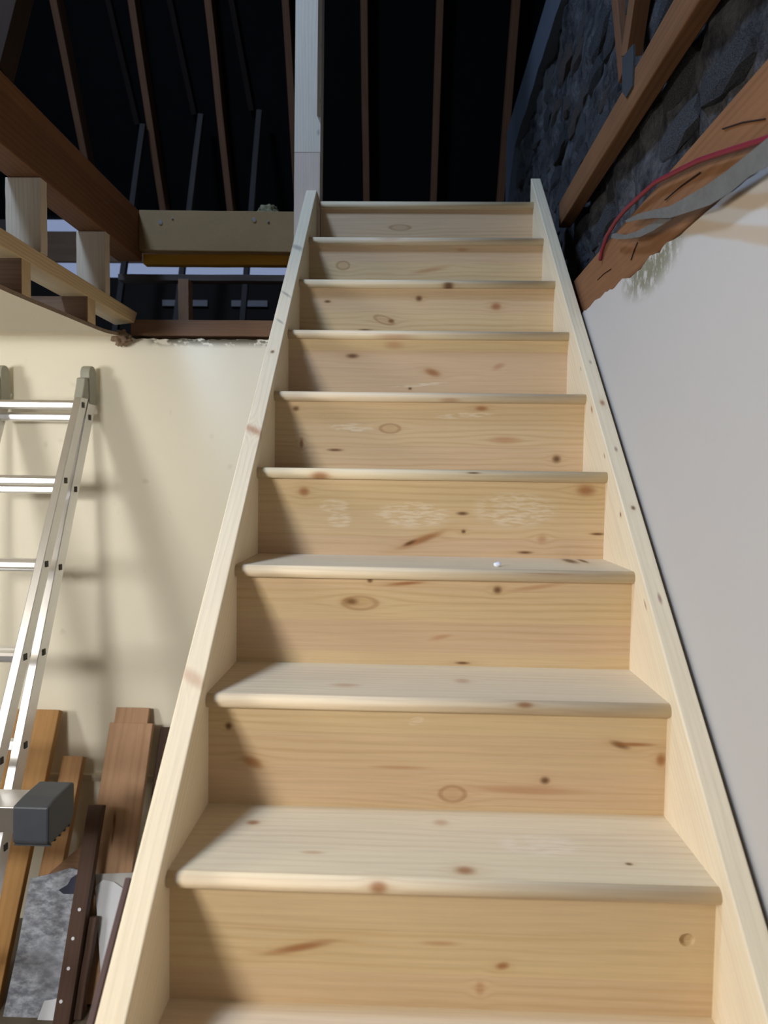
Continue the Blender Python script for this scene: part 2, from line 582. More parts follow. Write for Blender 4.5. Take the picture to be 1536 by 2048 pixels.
# right wall: white plaster, torn along the top
mb = MB()
edge = [(YF, 2.415), (0.6, 2.415), (1.09, 2.414), (1.25, 2.425), (1.40, 2.426), (1.455, 2.425), (1.50, 2.438), (1.54, 2.427), (1.60, 2.44),
        (1.66, 2.428), (1.737, 2.430), (1.80, 2.446), (1.86, 2.440), (1.95, 2.452), (2.0, 2.449), (2.05, 2.456), (2.11, 2.450), (2.19, 2.454), (2.4, 2.44), (YW, 2.44)]
fine = []
for (a, b) in zip(edge[:-1], edge[1:]):
    n = max(1, int((b[0] - a[0]) / 0.02)) if a[0] > 0.9 else 1
    for k in range(n):
        t = k / n
        y = a[0] + (b[0] - a[0]) * t
        fine.append((y, a[1] + (b[1] - a[1]) * t + (0.006 * noise.noise((y * 45, 2, 0)) if y > 1 else 0)))
fine.append(edge[-1])
mb.prism([(YF, 0.0), (YW, 0.0)] + fine[::-1], 'x', XR, 0.55)
wr = struct(mb.build('wall_right', right_wall_mat()))

# roof: black felt behind the rafters, open at the eaves
mb = MB()
off = 0.11


def roof_y(z, o=0.0):
    return (C0 + o - RN[2] * z) / RN[1]


zr0, zr1 = 3.84, 5.62
mb.prism([(roof_y(zr0, off), zr0), (roof_y(zr1, off), zr1), (roof_y(zr1, off) + .08, zr1), (roof_y(zr0, off) + .08, zr0)], 'x', XL, 1.3)
struct(mb.build('roof', M_felt))
mb = MB()
xs_, ys_ = [XL - .1, SKY[0], SKY[1], 1.4], [YF - .1, SKY[2], SKY[3], roof_y(5.6, off) + .1]
for i in range(3):
    for j in range(3):
        if not (i == 1 and j == 1):
            mb.box(xs_[i], xs_[i + 1], ys_[j], ys_[j + 1], 5.6, 5.68)
struct(mb.build('ceiling.001', M_felt))
struct(MB().box(0.551, 1.3, YF, 2.96, 2.22, 2.29).build('sky_leak_slab', M_darkv))  # unseen slab added to block sky light leaking up beside the gable
struct(MB().box(1.3, 1.4, YF - .1, 5.7, 2.2, 5.6).build('wall_right.001', M_darkv))
# wall head at the eaves and the dark board above it, daylight between them
struct(MB().box(XL, 1.3, 5.22, 5.35, 2.45, 3.42).build('wall_back.001', M_darkv))
bd = bar('eaves_board', (XL + .02, 5.20, 3.637), (1.28, 5.20, 3.637), 0.03, 0.225, M_brown)
tag(bd, 'dark brown board along the eaves between the two slits of daylight', 'board')
struct(MB().box(XL, 1.3, 2.96, 5.3, 2.45, 2.49).build('floor.001', M_darkv))

# landing floor behind the top nosing
mb = MB()
lf = struct(MB().box(-0.40, 0.535, 2.99, 5.15, 2.995, 3.03).build('floor.002', M_new))

# gable of rubble stone on the right
GX = 0.62
mb = MB()
NY, NZ = 90, 46
y0, y1, z0, z1 = 0.3, 4.64, 2.30, 4.21
for j in range(NZ + 1):
    for i in range(NY + 1):
        y = y0 + (y1 - y0) * i / NY
        z = z0 + (z1 - z0) * j / NZ
        d = 0.03 * noise.fractal((y * 6, z * 6, 1.0), 1.0, 2.0, 4)
        yy = y + (0.03 * noise.noise((z * 5, 0, 3)) if i == NY else 0)
        mb.v.append((GX + d, yy, z + (0.012 * noise.noise((y * 4, 0, 9)) if j == NZ else 0)))
for j in range(NZ):
    for i in range(NY):
        a = j * (NY + 1) + i
        mb.f.append((a, a + 1, a + NY + 2, a + NY + 1))
# thickness: back sheet and rim
nb = len(mb.v)
mb.v += [(GX + .4, y0, z0), (GX + .4, y1, z0), (GX + .4, y1, z1), (GX + .4, y0, z1)]
mb.f.append((nb, nb + 3, nb + 2, nb + 1))
mb.f.append(tuple([j * (NY + 1) + NY for j in range(NZ + 1)] + [nb + 2, nb + 1]))
mb.f.append(tuple([NZ * (NY + 1) + i for i in range(NY + 1)][::-1] + [nb + 3, nb + 2][::-1][::-1]))
gab = struct(mb.build('wall_gable', M_mortar))
gab['label'] = 'dark rubble stone gable wall beside the stair'


def stone_mesh(seed):
    r = random.Random(seed)
    bm = bmesh.new()
    bmesh.ops.create_icosphere(bm, subdivisions=2, radius=1.0)
    for v in bm.verts:
        c = v.co
        k = max(abs(c.x), abs(c.y), abs(c.z))
        q = c / k * 0.65 + c * 0.35
        q *= 1 + 0.22 * noise.noise(c * 1.7 + Vector((seed * 3.1, 0, 0))) + 0.20 * noise.noise(c * 4 + Vector((0, seed, 0)))
        v.co = q
    me = bpy.data.meshes.new('stone')
    bm.to_mesh(me)
    bm.free()
    me.materials.append(M_stone)
    return me


SM = [stone_mesh(i) for i in range(7)]
z = 2.52
rs = random.Random(11)
cnt = 0
while z < 3.86:
    h = rs.uniform(0.075, 0.15)
    y = 1.15 + rs.uniform(0, 0.2)
    while y < 4.6 and cnt < 290:
        w = rs.uniform(0.11, 0.30)
        if rs.random() < 0.86:
            o = bpy.data.objects.new('stone', SM[rs.randrange(7)])
            COL.objects.link(o)
            o.parent = gab
            hz = h * rs.uniform(.75, 1.1)
            M = Matrix.Translation(Vector((GX + rs.uniform(0.005, .03), y + w / 2, z + h / 2))) @ Matrix.Rotation(rs.uniform(-.25, .25), 4, 'X') @ \
                Matrix.Diagonal((rs.uniform(.018, .032), w * .47, hz * .48, 1))
            o.matrix_local = gab.matrix_world.inverted() @ M
            cnt += 1
        y += w
    z += h
# lime render band along the head of the gable
mb = MB()
pts = []
for i in range(41):
    y = 2.6 + (4.66 - 2.6) * i / 40
    pts.append((y, 4.0 - 0.05 * (y - 3) / 1.6 + 0.02 * noise.noise((y * 6, 0, 0)) - (0.0 if y < 4.3 else (y - 4.3) * 0.9)))
mb.prism([(2.6, 4.215)] + pts + [(4.66, 4.215)], 'x', GX - .045, GX + .05)
lb = mb.build('render_band', M_lime, gab)
lb['label'] = 'blue-grey lime render band along the top'

# ================================================================== STAIRCASE
R_, G_, HW, OV = 0.216826, 0.219423, 0.432, 0.0206
Y9 = 1.042194


def yn(k):
    return Y9 + (9 - k) * G_


def zn(k):
    return (15 - k) * R_


def centre(mb):
    v = np.array(mb.v)
    return (v.min(0) + v.max(0)) / 2


# knots by what they sit on: riser / nosing / tread of step k, as pixel spots on that real plane
KR = {1: [(800, 455, 22, 6, 'r', 0)],
      2: [(686, 531, 14, 9, 'r', 0), (925, 500, 12, 4, 'p', 0), (860, 540, 40, 5, 'p', .2)],
      3: [(838, 597, 7, 6, 'd', 0), (992, 613, 10, 7, 'k', 0), (655, 603, 7, 3, 'd', 0), (782, 642, 6, 4, 'd', 0), (768, 640, 22, 8, 'r', -.3), (730, 660, 14, 2, 'd', 0)],
      4: [(705, 712, 13, 5, 'd', 0), (865, 745, 16, 7, 'k', -.3), (820, 777, 4, 3, 'd', 0), (997, 733, 14, 6, 'p', .4), (788, 690, 20, 8, 'p', 0), (840, 770, 60, 3, 'w', 0.1)],
      5: [(592, 817, 7, 5, 'd', 0), (963, 817, 13, 5, 'k', 0), (1113, 918, 9, 8, 'd', 0), (780, 857, 22, 10, 'r', 0), (670, 900, 16, 3, 'd', 0), (603, 887, 4, 10, 'k', 0),
          (930, 831, 55, 6, 'w', 0.06), (705, 855, 45, 9, 'w', -.03), (1010, 880, 30, 8, 'p', 0)],
      6: [(608, 983, 11, 9, 'k', 0), (1172, 981, 19, 11, 'k', 0), (925, 1027, 12, 4, 'd', 0), (845, 1079, 46, 7, 'k', 0.38), (820, 1086, 14, 4, 'd', .4), (1084, 1078, 11, 10, 'p', 0),
          (927, 1063, 5, 4, 'd', 0), (1195, 1068, 15, 3, 'd', 0), (1050, 1105, 15, 3, 'd', 0), (668, 1012, 30, 14, 'w', 0), (680, 1040, 25, 16, 'w', 0),
          (825, 1030, 75, 26, 'w', 0), (1030, 1020, 80, 34, 'w', 0)],
      7: [(703, 1203, 14, 7, 'd', 0), (720, 1206, 38, 15, 'r', 0), (995, 1180, 9, 8, 'd', 0), (740, 1161, 6, 5, 'd', 0), (810, 1167, 38, 4, 'k', 0.1), (925, 1326, 15, 3, 'd', 0), (880, 1275, 22, 5, 'p', 0.2), (1070, 1175, 60, 5, 'p', .15)],
      8: [(457, 1452, 7, 8, 'd', 0), (505, 1524, 22, 11, 'k', -.45), (832, 1442, 17, 8, 'w', 0.3), (1240, 1490, 20, 7, 'd', -.3), (1270, 1489, 40, 4, 'k', 0), (1322, 1520, 10, 13, 'k', 0),
          (1090, 1561, 10, 8, 'd', 0), (905, 1588, 29, 18, 'r', 0), (800, 1535, 60, 4, 'p', 0), (1050, 1580, 120, 10, 'p', 0)],
      9: [(600, 1893, 70, 9, 'k', 0.22), (1005, 1930, 14, 8, 'k', 0.2), (960, 1975, 10, 16, 'p', 0), (880, 1885, 40, 6, 'p', 0)]}
KN = {1: [(1018, 424, 7, 5, 'd', 0)], 2: [(778, 476, 26, 6, 'p', 0)], 3: [(897, 571, 11, 6, 'd', 0)], 4: [(790, 672, 40, 3, 'p', 0)],
      6: [(640, 953, 19, 10, 'k', 0), (947, 946, 14, 3, 'd', 0)], 7: [(540, 1165, 15, 7, 'k', 0), (1100, 1148, 60, 3, 'p', 0)], 8: [(1050, 1409, 17, 9, 'k', 0)],
      9: [(757, 1775, 19, 16, 'k', 0)], 5: [(900, 800, 20, 3, 'p', 0)]}
KT = {7: [(1140, 1122, 13, 5, 'd', 0), (1166, 1122, 7, 4, 'd', 0)], 8: [(925, 1362, 16, 5, 'p', 0), (690, 1370, 30, 4, 'p', 0)],
      9: [(506, 1645, 14, 5, 'k', 0), (882, 1645, 16, 7, 'p', 0), (930, 1741, 22, 9, 'k', 0), (1258, 1728, 8, 3, 'd', 0), (625, 1705, 25, 4, 'p', 0), (1080, 1690, 80, 22, 'w', 0)],
      10: [(760, 2004, 60, 2, 'w', 0), (1010, 2012, 70, 2.5, 'w', 0), (1260, 2022, 80, 2.5, 'w', 0)]}

stair = thing('staircase', 'new pine staircase of closed strings, treads and risers climbing to the loft', 'staircase', (0, -0.05, 0))
pxm = {}
HOLE = None
for k in range(1, 15):
    # riser
    y, zb, zt = yn(k) + OV, zn(k + 1) if k < 14 else 0.0, zn(k) - .027
    mb = MB().box(-HW if k > 1 else -0.418, HW, y, y + .012, zb, zt)
    c = centre(mb)
    kn = []
    for (px, py, a, b, kind, ang) in KR.get(k, ()):
        p = aty(px, py, y)
        m = y / F_PX
        kn.append((p[0] - c[0], (p[1] - c[1]) + (p[2] - c[2]), a * m, b * m, kind[0], ang))
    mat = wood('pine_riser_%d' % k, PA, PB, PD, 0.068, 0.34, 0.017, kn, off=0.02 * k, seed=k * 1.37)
    if k == 9:
        # a knot has dropped out near the right end: a shallow round pit in the face
        hp = aty(1374, 1880, y)
        mb = MB()
        nseg, rad = 20, 0.0125
        hx, hz = hp[0], hp[2]
        ring = [(hx + rad * math.cos(t), hz + rad * .85 * math.sin(t)) for t in [i * 2 * math.pi / nseg for i in range(nseg)]]
        rect = []
        for i in range(nseg):
            t = i * 2 * math.pi / nseg
            dx, dz = math.cos(t), math.sin(t)
            sx = (HW - hx) / dx if dx > 1e-6 else ((-HW - hx) / dx if dx < -1e-6 else 1e9)
            sz = (zt - hz) / dz if dz > 1e-6 else ((zb - hz) / dz if dz < -1e-6 else 1e9)
            s_ = min(sx, sz)
            rect.append((hx + dx * s_, hz + dz * s_))
        vs = [(q[0], y, q[1]) for q in ring] + [(q[0], y, q[1]) for q in rect] + [(hx + (q[0] - hx) * .8, y + .009, hz + (q[1] - hz) * .8) for q in ring] + \
             [(-HW, y, zb), (HW, y, zb), (HW, y, zt), (-HW, y, zt)]
        fs = [(i, (i + 1) % nseg, nseg + (i + 1) % nseg, nseg + i) for i in range(nseg)]
        fs += [(i, 2 * nseg + i, 2 * nseg + (i + 1) % nseg, (i + 1) % nseg) for i in range(nseg)] + [tuple(range(2 * nseg, 3 * nseg))]
        cor = {(1, 1): 3 * nseg + 2, (-1, 1): 3 * nseg + 3, (-1, -1): 3 * nseg, (1, -1): 3 * nseg + 1}
        for i in range(nseg):
            a, b = rect[i], rect[(i + 1) % nseg]
            ona = abs(abs(a[0]) - HW) < 1e-6
            onb = abs(abs(b[0]) - HW) < 1e-6
            if ona != onb:
                X = a[0] if ona else b[0]
                Z = b[1] if ona else a[1]
                fs.append((nseg + i, nseg + (i + 1) % nseg, cor[(1 if X > 0 else -1, 1 if Z > (zb + zt) / 2 else -1)]))
        mb.add(vs, fs)
    mb.build('riser', mat, stair)
    # tread with a rounded nosing
    ya, yb = yn(k), (yn(k - 1) + OV if k > 2 else (2.7985 if k == 2 else yn(1) + 0.19))
    t, z = .027, zn(k)
    prof = [(yb, z - t), (yb, z)]
    for i in range(9):
        a = math.pi / 2 + math.pi * i / 8
        prof.append((ya + .0135 + .0135 * math.cos(a), z - t / 2 + .0135 * math.sin(a)))
    x0 = -HW if k > 1 else -0.418
    mb = MB().prism(prof, 'x', x0, HW)
    c = centre(mb)
    kn = []
    for (px, py, a, b, kind, ang) in KN.get(k, ()):
        p = aty(px, py, ya + .002)
        m = ya / F_PX
        kn.append((p[0] - c[0], (p[1] - c[1]) + (p[2] - c[2]), a * m, b * m, kind[0], ang))
    for (px, py, a, b, kind, ang) in KT.get(k, ()):
        p = atz(px, py, z)
        m = p[1] / F_PX
        sl = m * p[1] / (CAM[2] - z)
        kn.append((p[0] - c[0], (p[1] - c[1]) + (p[2] - c[2]), a * m, b * sl, kind[0], ang))
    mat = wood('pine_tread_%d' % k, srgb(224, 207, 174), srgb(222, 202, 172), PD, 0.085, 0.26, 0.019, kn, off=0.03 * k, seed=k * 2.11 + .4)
    o = mb.build('tread', mat, stair, smooth=False)
    for p in o.data.polygons:
        if abs(p.normal.x) < .5 and p.normal.y < -0.02:
            p.use_smooth = True
# strings: closed, parallel to the pitch line, plumb-cut
pitch = math.atan2(R_, G_)


def string(x0, x1, ytop, ztop_extra, knots_px, xk):
    ct, st_ = math.cos(pitch), math.sin(pitch)
    org = np.array([(x0 + x1) / 2, 1.2, 0.0])
    zl = lambda y: (y - Y9) / G_ * R_ + zn(9)
    org[2] = zl(1.2)
    X = Vector((0, ct, st_))
    Yv = Vector((-1, 0, 0))
    Z = X.cross(Yv)
    M = Matrix((X, Yv, Z)).transposed().to_4x4()
    M.translation = Vector(org)
    Mi = M.inverted()
    poly = [(-0.115, 0.0), (0.19, 0.0), (ytop, zl(ytop) - .27), (ytop, zl(ytop) + ztop_extra), (ytop - .0, zl(ytop) + .038), (-0.03, zl(-0.03) + .038), (-0.115, zl(-.115) + .01)]
    if ztop_extra <= .038:
        poly.pop(3)
    loc = []
    for (y, z) in poly:
        p = Mi @ Vector(((x0 + x1) / 2, y, z))
        loc.append((p.x, p.z))
    mb = MB().prism(loc, 'y', -(x1 - x0) / 2, (x1 - x0) / 2)
    kn = []
    for (px, py, a, b, kind, ang) in knots_px:
        p = Mi @ Vector(atx(px, py, xk))
        kn.append((p.x, p.y + .028, a, b, kind, ang))
    mat = wood('pine_string', srgb(234, 218, 188), srgb(228, 210, 180), srgb(190, 150, 104), 0.4, 0.22, 0.014, kn, seed=5.5 + x0)
    o = mb.build('string', mat, stair, 0.0025, M)
    return o


so = string(-HW - .042, -HW, 2.80, .038, [(507, 856, .042, .016, 'p', .95), (507, 856, .034, .009, 'p', .95), (385, 1350, .036, .013, 'p', .95), (590, 440, .034, .014, 'g', .8), (542, 680, .008, .006, 'd', 0), (575, 602, .03, .006, 'g', .7), (560, 640, .02, .005, 'g', .7)], -HW - .02)
so['label'] = 'open-side string with slanting pink-brown knots along its top edge'
so2 = string(HW, HW + .039, 2.885, .038, [(1265, 1022, .007, .005, 'd', 0), (1207, 800, .012, .006, 'k', 0), (1238, 882, .010, .004, 's', 0), (1328, 1182, .014, .004, 's', 0), (1112, 1000, .01, .004, 'g', 0)], HW + .024)
so2['label'] = 'wall string with a few dark knots and red marks'

# newel post at the head of the left string
np_ = thing('newel_post', 'tall pale timber post at the head of the left stair string', 'post', (-0.471, 2.85, 2.55))
mb = MB()
X0, X1 = -0.523, -0.420
zj = 3.223
M_post = wood('pale_post_timber', srgb(222, 210, 192), srgb(216, 202, 182), srgb(176, 150, 120), 0.2, 0.25, 0.012,
              [(z_ - 4.1115, x_, a_, b_, 'g', 0) for (z_, x_, a_, b_) in ((3.645, .022, .012, .008), (3.43, .012, .014, .004), (3.40, .02, .016, .004), (3.30, -.004, .012, .006))], seed=8.2)
# upper length, its right arris stop-chamfered from 3.35 m up (local X runs up the post)
up_z0, up_z1, zc0 = zj + .0015, 5.0, 3.335
sec_full = [(X0, 2.80), (X1, 2.80), (X1, 2.8001), (X1, 2.895), (X0, 2.895)]
sec_ch = [(X0, 2.80), (X1 - .014, 2.80), (X1, 2.816), (X1, 2.895), (X0, 2.895)]
rows = [(up_z0, sec_full), (zc0, sec_full), (zc0 + .03, sec_ch), (up_z1, sec_ch)]
Mp = Matrix(((0, 1, 0, (X0 + X1) / 2), (0, 0, 1, 2.8475), (1, 0, 0, (up_z0 + up_z1) / 2), (0, 0, 0, 1)))
Mpi = Mp.inverted()
vs = [tuple(Mpi @ Vector((x, y, z))) for z, sec in rows for x, y in sec]
fs = [(4, 3, 2, 1, 0), tuple(range(15, 20))]
for r in range(3):
    fs += [(r * 5 + i, r * 5 + (i + 1) % 5, r * 5 + 5 + (i + 1) % 5, r * 5 + 5 + i) for i in range(5)]
mb.add(vs, fs)
mb.build('upper_post', M_post, np_, 0, Mp)
mb = MB().box(-(zj - 2.55) / 2, (zj - 2.55) / 2, -.0515, .0515, -.0475, .0475)
Mp2 = Mp.copy()
Mp2.translation = Vector(((X0 + X1) / 2, 2.8475, (2.55 + zj) / 2))
pb = mb.build('lower_post', wood('pinkish_post_timber', srgb(214, 194, 176), srgb(208, 186, 168), srgb(170, 136, 112), 0.2, 0.25, 0.011, seed=9.4), np_, 0.0015, Mp2)
pb['label'] = 'pinker lower length below the joint'

# dark batten along the outside of the left string
zl = lambda y: (y - Y9) / G_ * R_ + zn(9)
p0, p1 = Vector((-0.4795, 0.02, zl(.02) - .132)), Vector((-0.4795, 1.10, zl(1.10) - .132))
tag(bar('dark_batten', p0, p1, 0.010, 0.24, wood('dark_stained_timber', srgb(84, 62, 58), srgb(76, 56, 52), srgb(50, 36, 34), .3, .3, .015)),
    'thin dark stained board fixed along the outer side of the left stair string', 'board')

# plaster crumb on a tread
mb = MB()
bm = bmesh.new()
bmesh.ops.create_icosphere(bm, subdivisions=2, radius=1)
for v in bm.verts:
    v.co *= 1 + .35 * noise.noise(v.co * 2)
cr = atz(995, 1133, zn(7))
mb.add([(v.co.x * .009 + cr[0], v.co.y * .007 + cr[1], v.co.z * .006 + zn(7) + .0048) for v in bm.verts], [tuple(v.index for v in f.verts) for f in bm.faces])
bm.free()
tag(mb.build('plaster_crumb', M_white, smooth=True), 'small white crumb of plaster lying on the middle tread', 'crumb')

# ================================================================== LOFT TIMBERS, LEFT
BX = -1.192
RU = (0, 0.47, 0.88)
tag(bar('edge_joist', (BX - .052, 0.0, 2.935), (BX - .052, 2.945, 2.935), 0.104, 0.20, M_beam, bevel=.004),
    'big old orange-brown joist running back along the edge of the stair opening', 'joist')
# trimmer with screws
tr = thing('trimmer_joist', 'greenish treated trimmer joist with bright screws, left of the newel post', 'joist', (-0.86, 2.92, 2.87))
bar('timber', (BX + .001, 2.9245, 2.953), (-0.52, 2.9245, 2.948), 0.045, 0.166, M_tan, parent=tr, bevel=.003)
for (px, py, r) in ((321, 445, .011), (345, 437, .005), (508, 440, .011), (536, 443, .006)):
    p = aty(px, py, 2.902)
    MB().cyl((p[0], 2.903, p[2]), (p[0], 2.897, p[2]), r, r * .7, 12).build('screw_head', M_screw, tr)
tag(bar('ochre_joist', (BX + .001, 2.972, 2.849), (-0.53, 2.972, 2.849), 0.045, 0.042, M_ochre),
    'yellow-ochre painted timber strip just below the greenish trimmer joist', 'joist')
# short props under the edge joist
for i, (y, lab) in enumerate(((2.121, 'pale upright timber block under the old edge joist, nearer of the two'), (2.580, 'pale upright timber block under the old edge joist, farther one next to the trimmer'))):
    tag(bar('timber_prop', (BX - .055, y + .02, 2.608), (BX - .055, y + .02, 2.834), 0.11, 0.04, M_newgrey, up=(0, -1, 0)), lab, 'prop', 'props under the edge joist')
# plate under the props
tag(bar('floor_plate', (BX - .049, 0.0, 2.5825), (BX - .049, 2.84, 2.5825), 0.098, 0.05, M_new, rough_end=.06, seed=4),
    'flat yellowish timber plate with a broken end, carrying the two pale blocks', 'plate')
# cut ends of the old ceiling joists
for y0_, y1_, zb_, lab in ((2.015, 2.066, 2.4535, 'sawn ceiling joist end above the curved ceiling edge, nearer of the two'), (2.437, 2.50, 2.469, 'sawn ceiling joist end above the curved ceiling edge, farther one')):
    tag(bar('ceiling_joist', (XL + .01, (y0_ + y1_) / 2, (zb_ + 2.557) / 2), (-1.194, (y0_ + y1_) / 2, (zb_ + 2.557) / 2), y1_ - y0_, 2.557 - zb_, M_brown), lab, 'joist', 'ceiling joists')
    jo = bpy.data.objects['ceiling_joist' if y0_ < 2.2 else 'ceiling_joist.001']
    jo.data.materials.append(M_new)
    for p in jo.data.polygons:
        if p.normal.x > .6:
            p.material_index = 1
# wall plate, stud, rail behind
tag(bar('wall_plate', (-1.21, 2.911, 2.541), (-0.53, 2.911, 2.541), 0.10, 0.066, M_brown), 'brown timber plate lying on top of the cream wall', 'plate')
tag(bar('short_stud', (-1.0085, 2.95, 2.576), (-1.0085, 2.95, 2.758), 0.045, 0.06, M_brown, up=(0, -1, 0)), 'short upright timber between the brown wall plate and the grey rail', 'stud')
tag(bar('grey_rail', (-1.30, 2.975, 2.7725), (-0.53, 2.975, 2.7725), 0.05, 0.027, M_rafdark), 'grey horizontal rail resting on the short upright above the cream wall', 'rail')
# pale offcuts lying far back under the eaves
for (xa, xb, lab) in ((325, 415, 'short pale batten far back in the dark eaves, left of two'), (463, 535, 'short pale batten far back in the dark eaves, the one by the stair string')):
    a, b = aty(xa, 606, 5.20), aty(xb, 606, 5.20)
    tag(MB().box(a[0], b[0], 5.195, 5.22, 3.205, 3.25).build('pale_batten', M_dimb), lab, 'batten', 'battens in the eaves')
# leaning brace at the far upper left
tag(bar('roof_strut', (-1.24, 1.95, 3.04), (-1.20, 2.16, 3.75), 0.09, 0.07, wood('dark_strut_timber', srgb(54, 36, 24), srgb(48, 32, 21), srgb(30, 18, 10), .3, .3, .02, rough=1.0), up=(0, -1, 0)), 'dark brown strut rising from the old edge joist at the picture corner', 'strut')


def tuft(name, c, r, label, sq=(1, 1, 1), seed=0, mat=None, cat='insulation'):
    bm = bmesh.new()
    bmesh.ops.create_icosphere(bm, subdivisions=4, radius=1)
    mb = MB()
    for v in bm.verts:
        q = v.co.normalized()
        k = 1 + .45 * noise.noise(q * 2.2 + Vector((seed, 0, 0))) + .25 * noise.noise(q * 6 + Vector((0, seed, 0))) + .12 * noise.noise(q * 16)
        mb.v.append((c[0] + q.x * k * r * sq[0], c[1] + q.y * k * r * sq[1], c[2] + q.z * k * r * sq[2]))
    mb.f = [tuple(v.index for v in f.verts) for f in bm.faces]
    bm.free()
    return tag(mb.build(name, mat or M_fluff, smooth=True), label, cat)


tuft('insulation_tuft', (-0.66, 2.96, 3.045), .035, 'grey-green tuft of insulation on top of the trimmer joist', (1.3, .9, .9), 2)
tuft('insulation_tuft', (-0.585, 2.955, 2.615), .05, 'tuft of insulation on the brown wall plate beside the left string', (.7, .7, 1.1), 5)
tuft('plaster_lump', (-1.235, 2.83, 2.49), .034, 'lump of torn brown plaster at the corner where ceiling meets cream wall', (1.1, .8, .9), 8, M_lath, 'plaster')

# ================================================================== RAFTERS
RAF = [((105, 0), (170, 320)), ((260, 0), (325, 410)), ((415, 0), (460, 420)), ((570, 0), (590, 330)), ((725, 0), (735, 395)), ((875, 0), (872, 395)), ((1028, 0), (1008, 395))]
ORD = ('first from the left, above the old edge joist', 'second from the left', 'third from the left, above the trimmer joist', 'fourth, half behind the newel post',
       'fifth, first one right of the newel post', 'sixth, above the middle of the top step', 'seventh, next to the stone gable')
for (a, b), od in zip(RAF, ORD):
    x = (atroof(*a)[0] + atroof(*b)[0]) / 2
    z0, z1 = 3.80, 5.57
    o_ = RN * 0.055
    tag(bar('rafter', np.array((x, roof_y(z0), z0)) + o_, np.array((x, roof_y(z1), z1)) + o_, 0.044, 0.11, M_raf, up=(0, -.88, -.47), seed=int(x * 100) + 999),
        'brown rafter of the black roof, ' + od, 'rafter', 'roof rafters')
# grey ashlar studs and the darker rafters they stand under
DK = (((232, 0), (290, 250), (265, 412)), ((357, 0), (405, 230), (380, 416)), ((482, 0), (521, 222), (504, 412)))
for i, (t, k, bt) in enumerate(DK):
    od = ('left', 'middle', 'right')[i]
    P0, P1 = atroof(*t), atroof(*k)
    sh = RN * 0.085 + np.array((-.075, 0, 0))
    d = (P0 - P1)
    tag(bar('dark_rafter', P1 + sh, P1 + d * 1.35 + sh, 0.035, 0.05, plain('blackish_timber', srgb(40, 32, 30), .9, .1, 0, .2) if i == 0 else bpy.data.materials['blackish_timber'], up=(0, -.88, -.47)),
        'very dark thin rafter between the brown rafters, %s of three' % od, 'rafter', 'dark rafters')
    P1 = P1 - RN * .03
    B = aty(bt[0], bt[1], P1[1] - .03)
    B2 = P1 + (B - P1) * ((P1[2] - 2.491) / (P1[2] - B[2]))
    tag(bar('ashlar_stud', B2, P1, 0.036, 0.04, M_rafdark, up=(0, -1, 0)), 'grey thin leaning stud under the roof, %s of three' % od, 'stud', 'leaning studs')

# ================================================================== LOFT TIMBERS, RIGHT
AX = 0.54
M_beamR = wood('old_orange_timber', srgb(134, 94, 64), srgb(122, 84, 54), srgb(82, 50, 26), 0.3, 0.45, 0.018, blotch=0.22, rough=0.7)
tag(bar('upper_wall_joist', (AX + .024, 0.6, 2.995), (AX + .024, 2.84, 2.995), 0.048, 0.10, M_beamR, bevel=.004), 'upper old timber running back along the stone gable, its end behind the right string', 'joist')
lw = thing('lower_wall_joist', 'lower old timber on top of the torn white plaster, crossed by the red cable', 'joist', (0.52, 1.5, 2.43))
bar('timber', (0.523, 0.4, 2.512), (0.523, 2.37, 2.520), 0.066, 0.155, M_beamR, parent=lw, bevel=.005, seed=3)
# drying shakes in its face
for (pa, pb) in (((1195, 560), (1222, 538)), ((1262, 520), (1275, 485)), ((1330, 400), (1400, 345)), ((1445, 258), (1530, 238))):
    a, b = atx(*pa, .488), atx(*pb, .488)
    MB().tube([a, (np.array(a) + b) / 2 + np.array((0, 0, .003)), b], .0013, 6).build('shake', bpy.data.materials['blackish_timber'], lw)
# two hanger studs and a steel plate against the upper joist
p0, p1 = atx(1262, 112, .575), atx(1279, 0, .575)
d = (p1 - p0)
tag(bar('hanger_stud', p0 - d * .0, p0 + d * 3.2, 0.045, 0.065, M_beamR, up=(0, -1, 0)), 'short stud rising from the upper wall joist, nearer of two by the steel plate', 'stud', 'hanger studs')
p0, p1 = atx(1248, 112, .60), atx(1238, 0, .60)
d = (p1 - p0)
tag(bar('hanger_stud', p0 - d * .35, p0 + d * 3.2, 0.03, 0.05, M_raf, up=(0, -1, 0)), 'thinner stud leaning behind the steel plate on the upper wall joist', 'stud', 'hanger studs')
pts = [atx(x, y, AX - .002) for x, y in ((1269, 88), (1247, 116), (1247, 184), (1254, 195), (1267, 172), (1270, 112))]
tag(MB().prism([(p[1], p[2]) for p in pts], 'x', AX - .006, AX - .0005).build('steel_plate', M_steel), 'small grey steel plate fixed at the upper wall joist by the studs', 'plate')

# red cable
cp = [atx(x, y, xx) for x, y, xx in ((1200, 520, .482), (1204, 500, .481), (1215, 470, .480), (1232, 442, .478), (1250, 420, .476), (1280, 392, .474), (1310, 365, .473), (1355, 342, .473), (1400, 320, .473), (1455, 302, .473), (1510, 285, .473), (1560, 268, .473))]
dense = []
for i in range(len(cp) - 1):
    for t in (0, .33, .66):
        dense.append(cp[i] * (1 - t) + cp[i + 1] * t)
dense.append(cp[-1])
tag(MB().tube(dense, .0052, 10).build('red_cable', M_red, smooth=True), 'red cable sagging across the lower wall joist above the white plaster', 'cable')


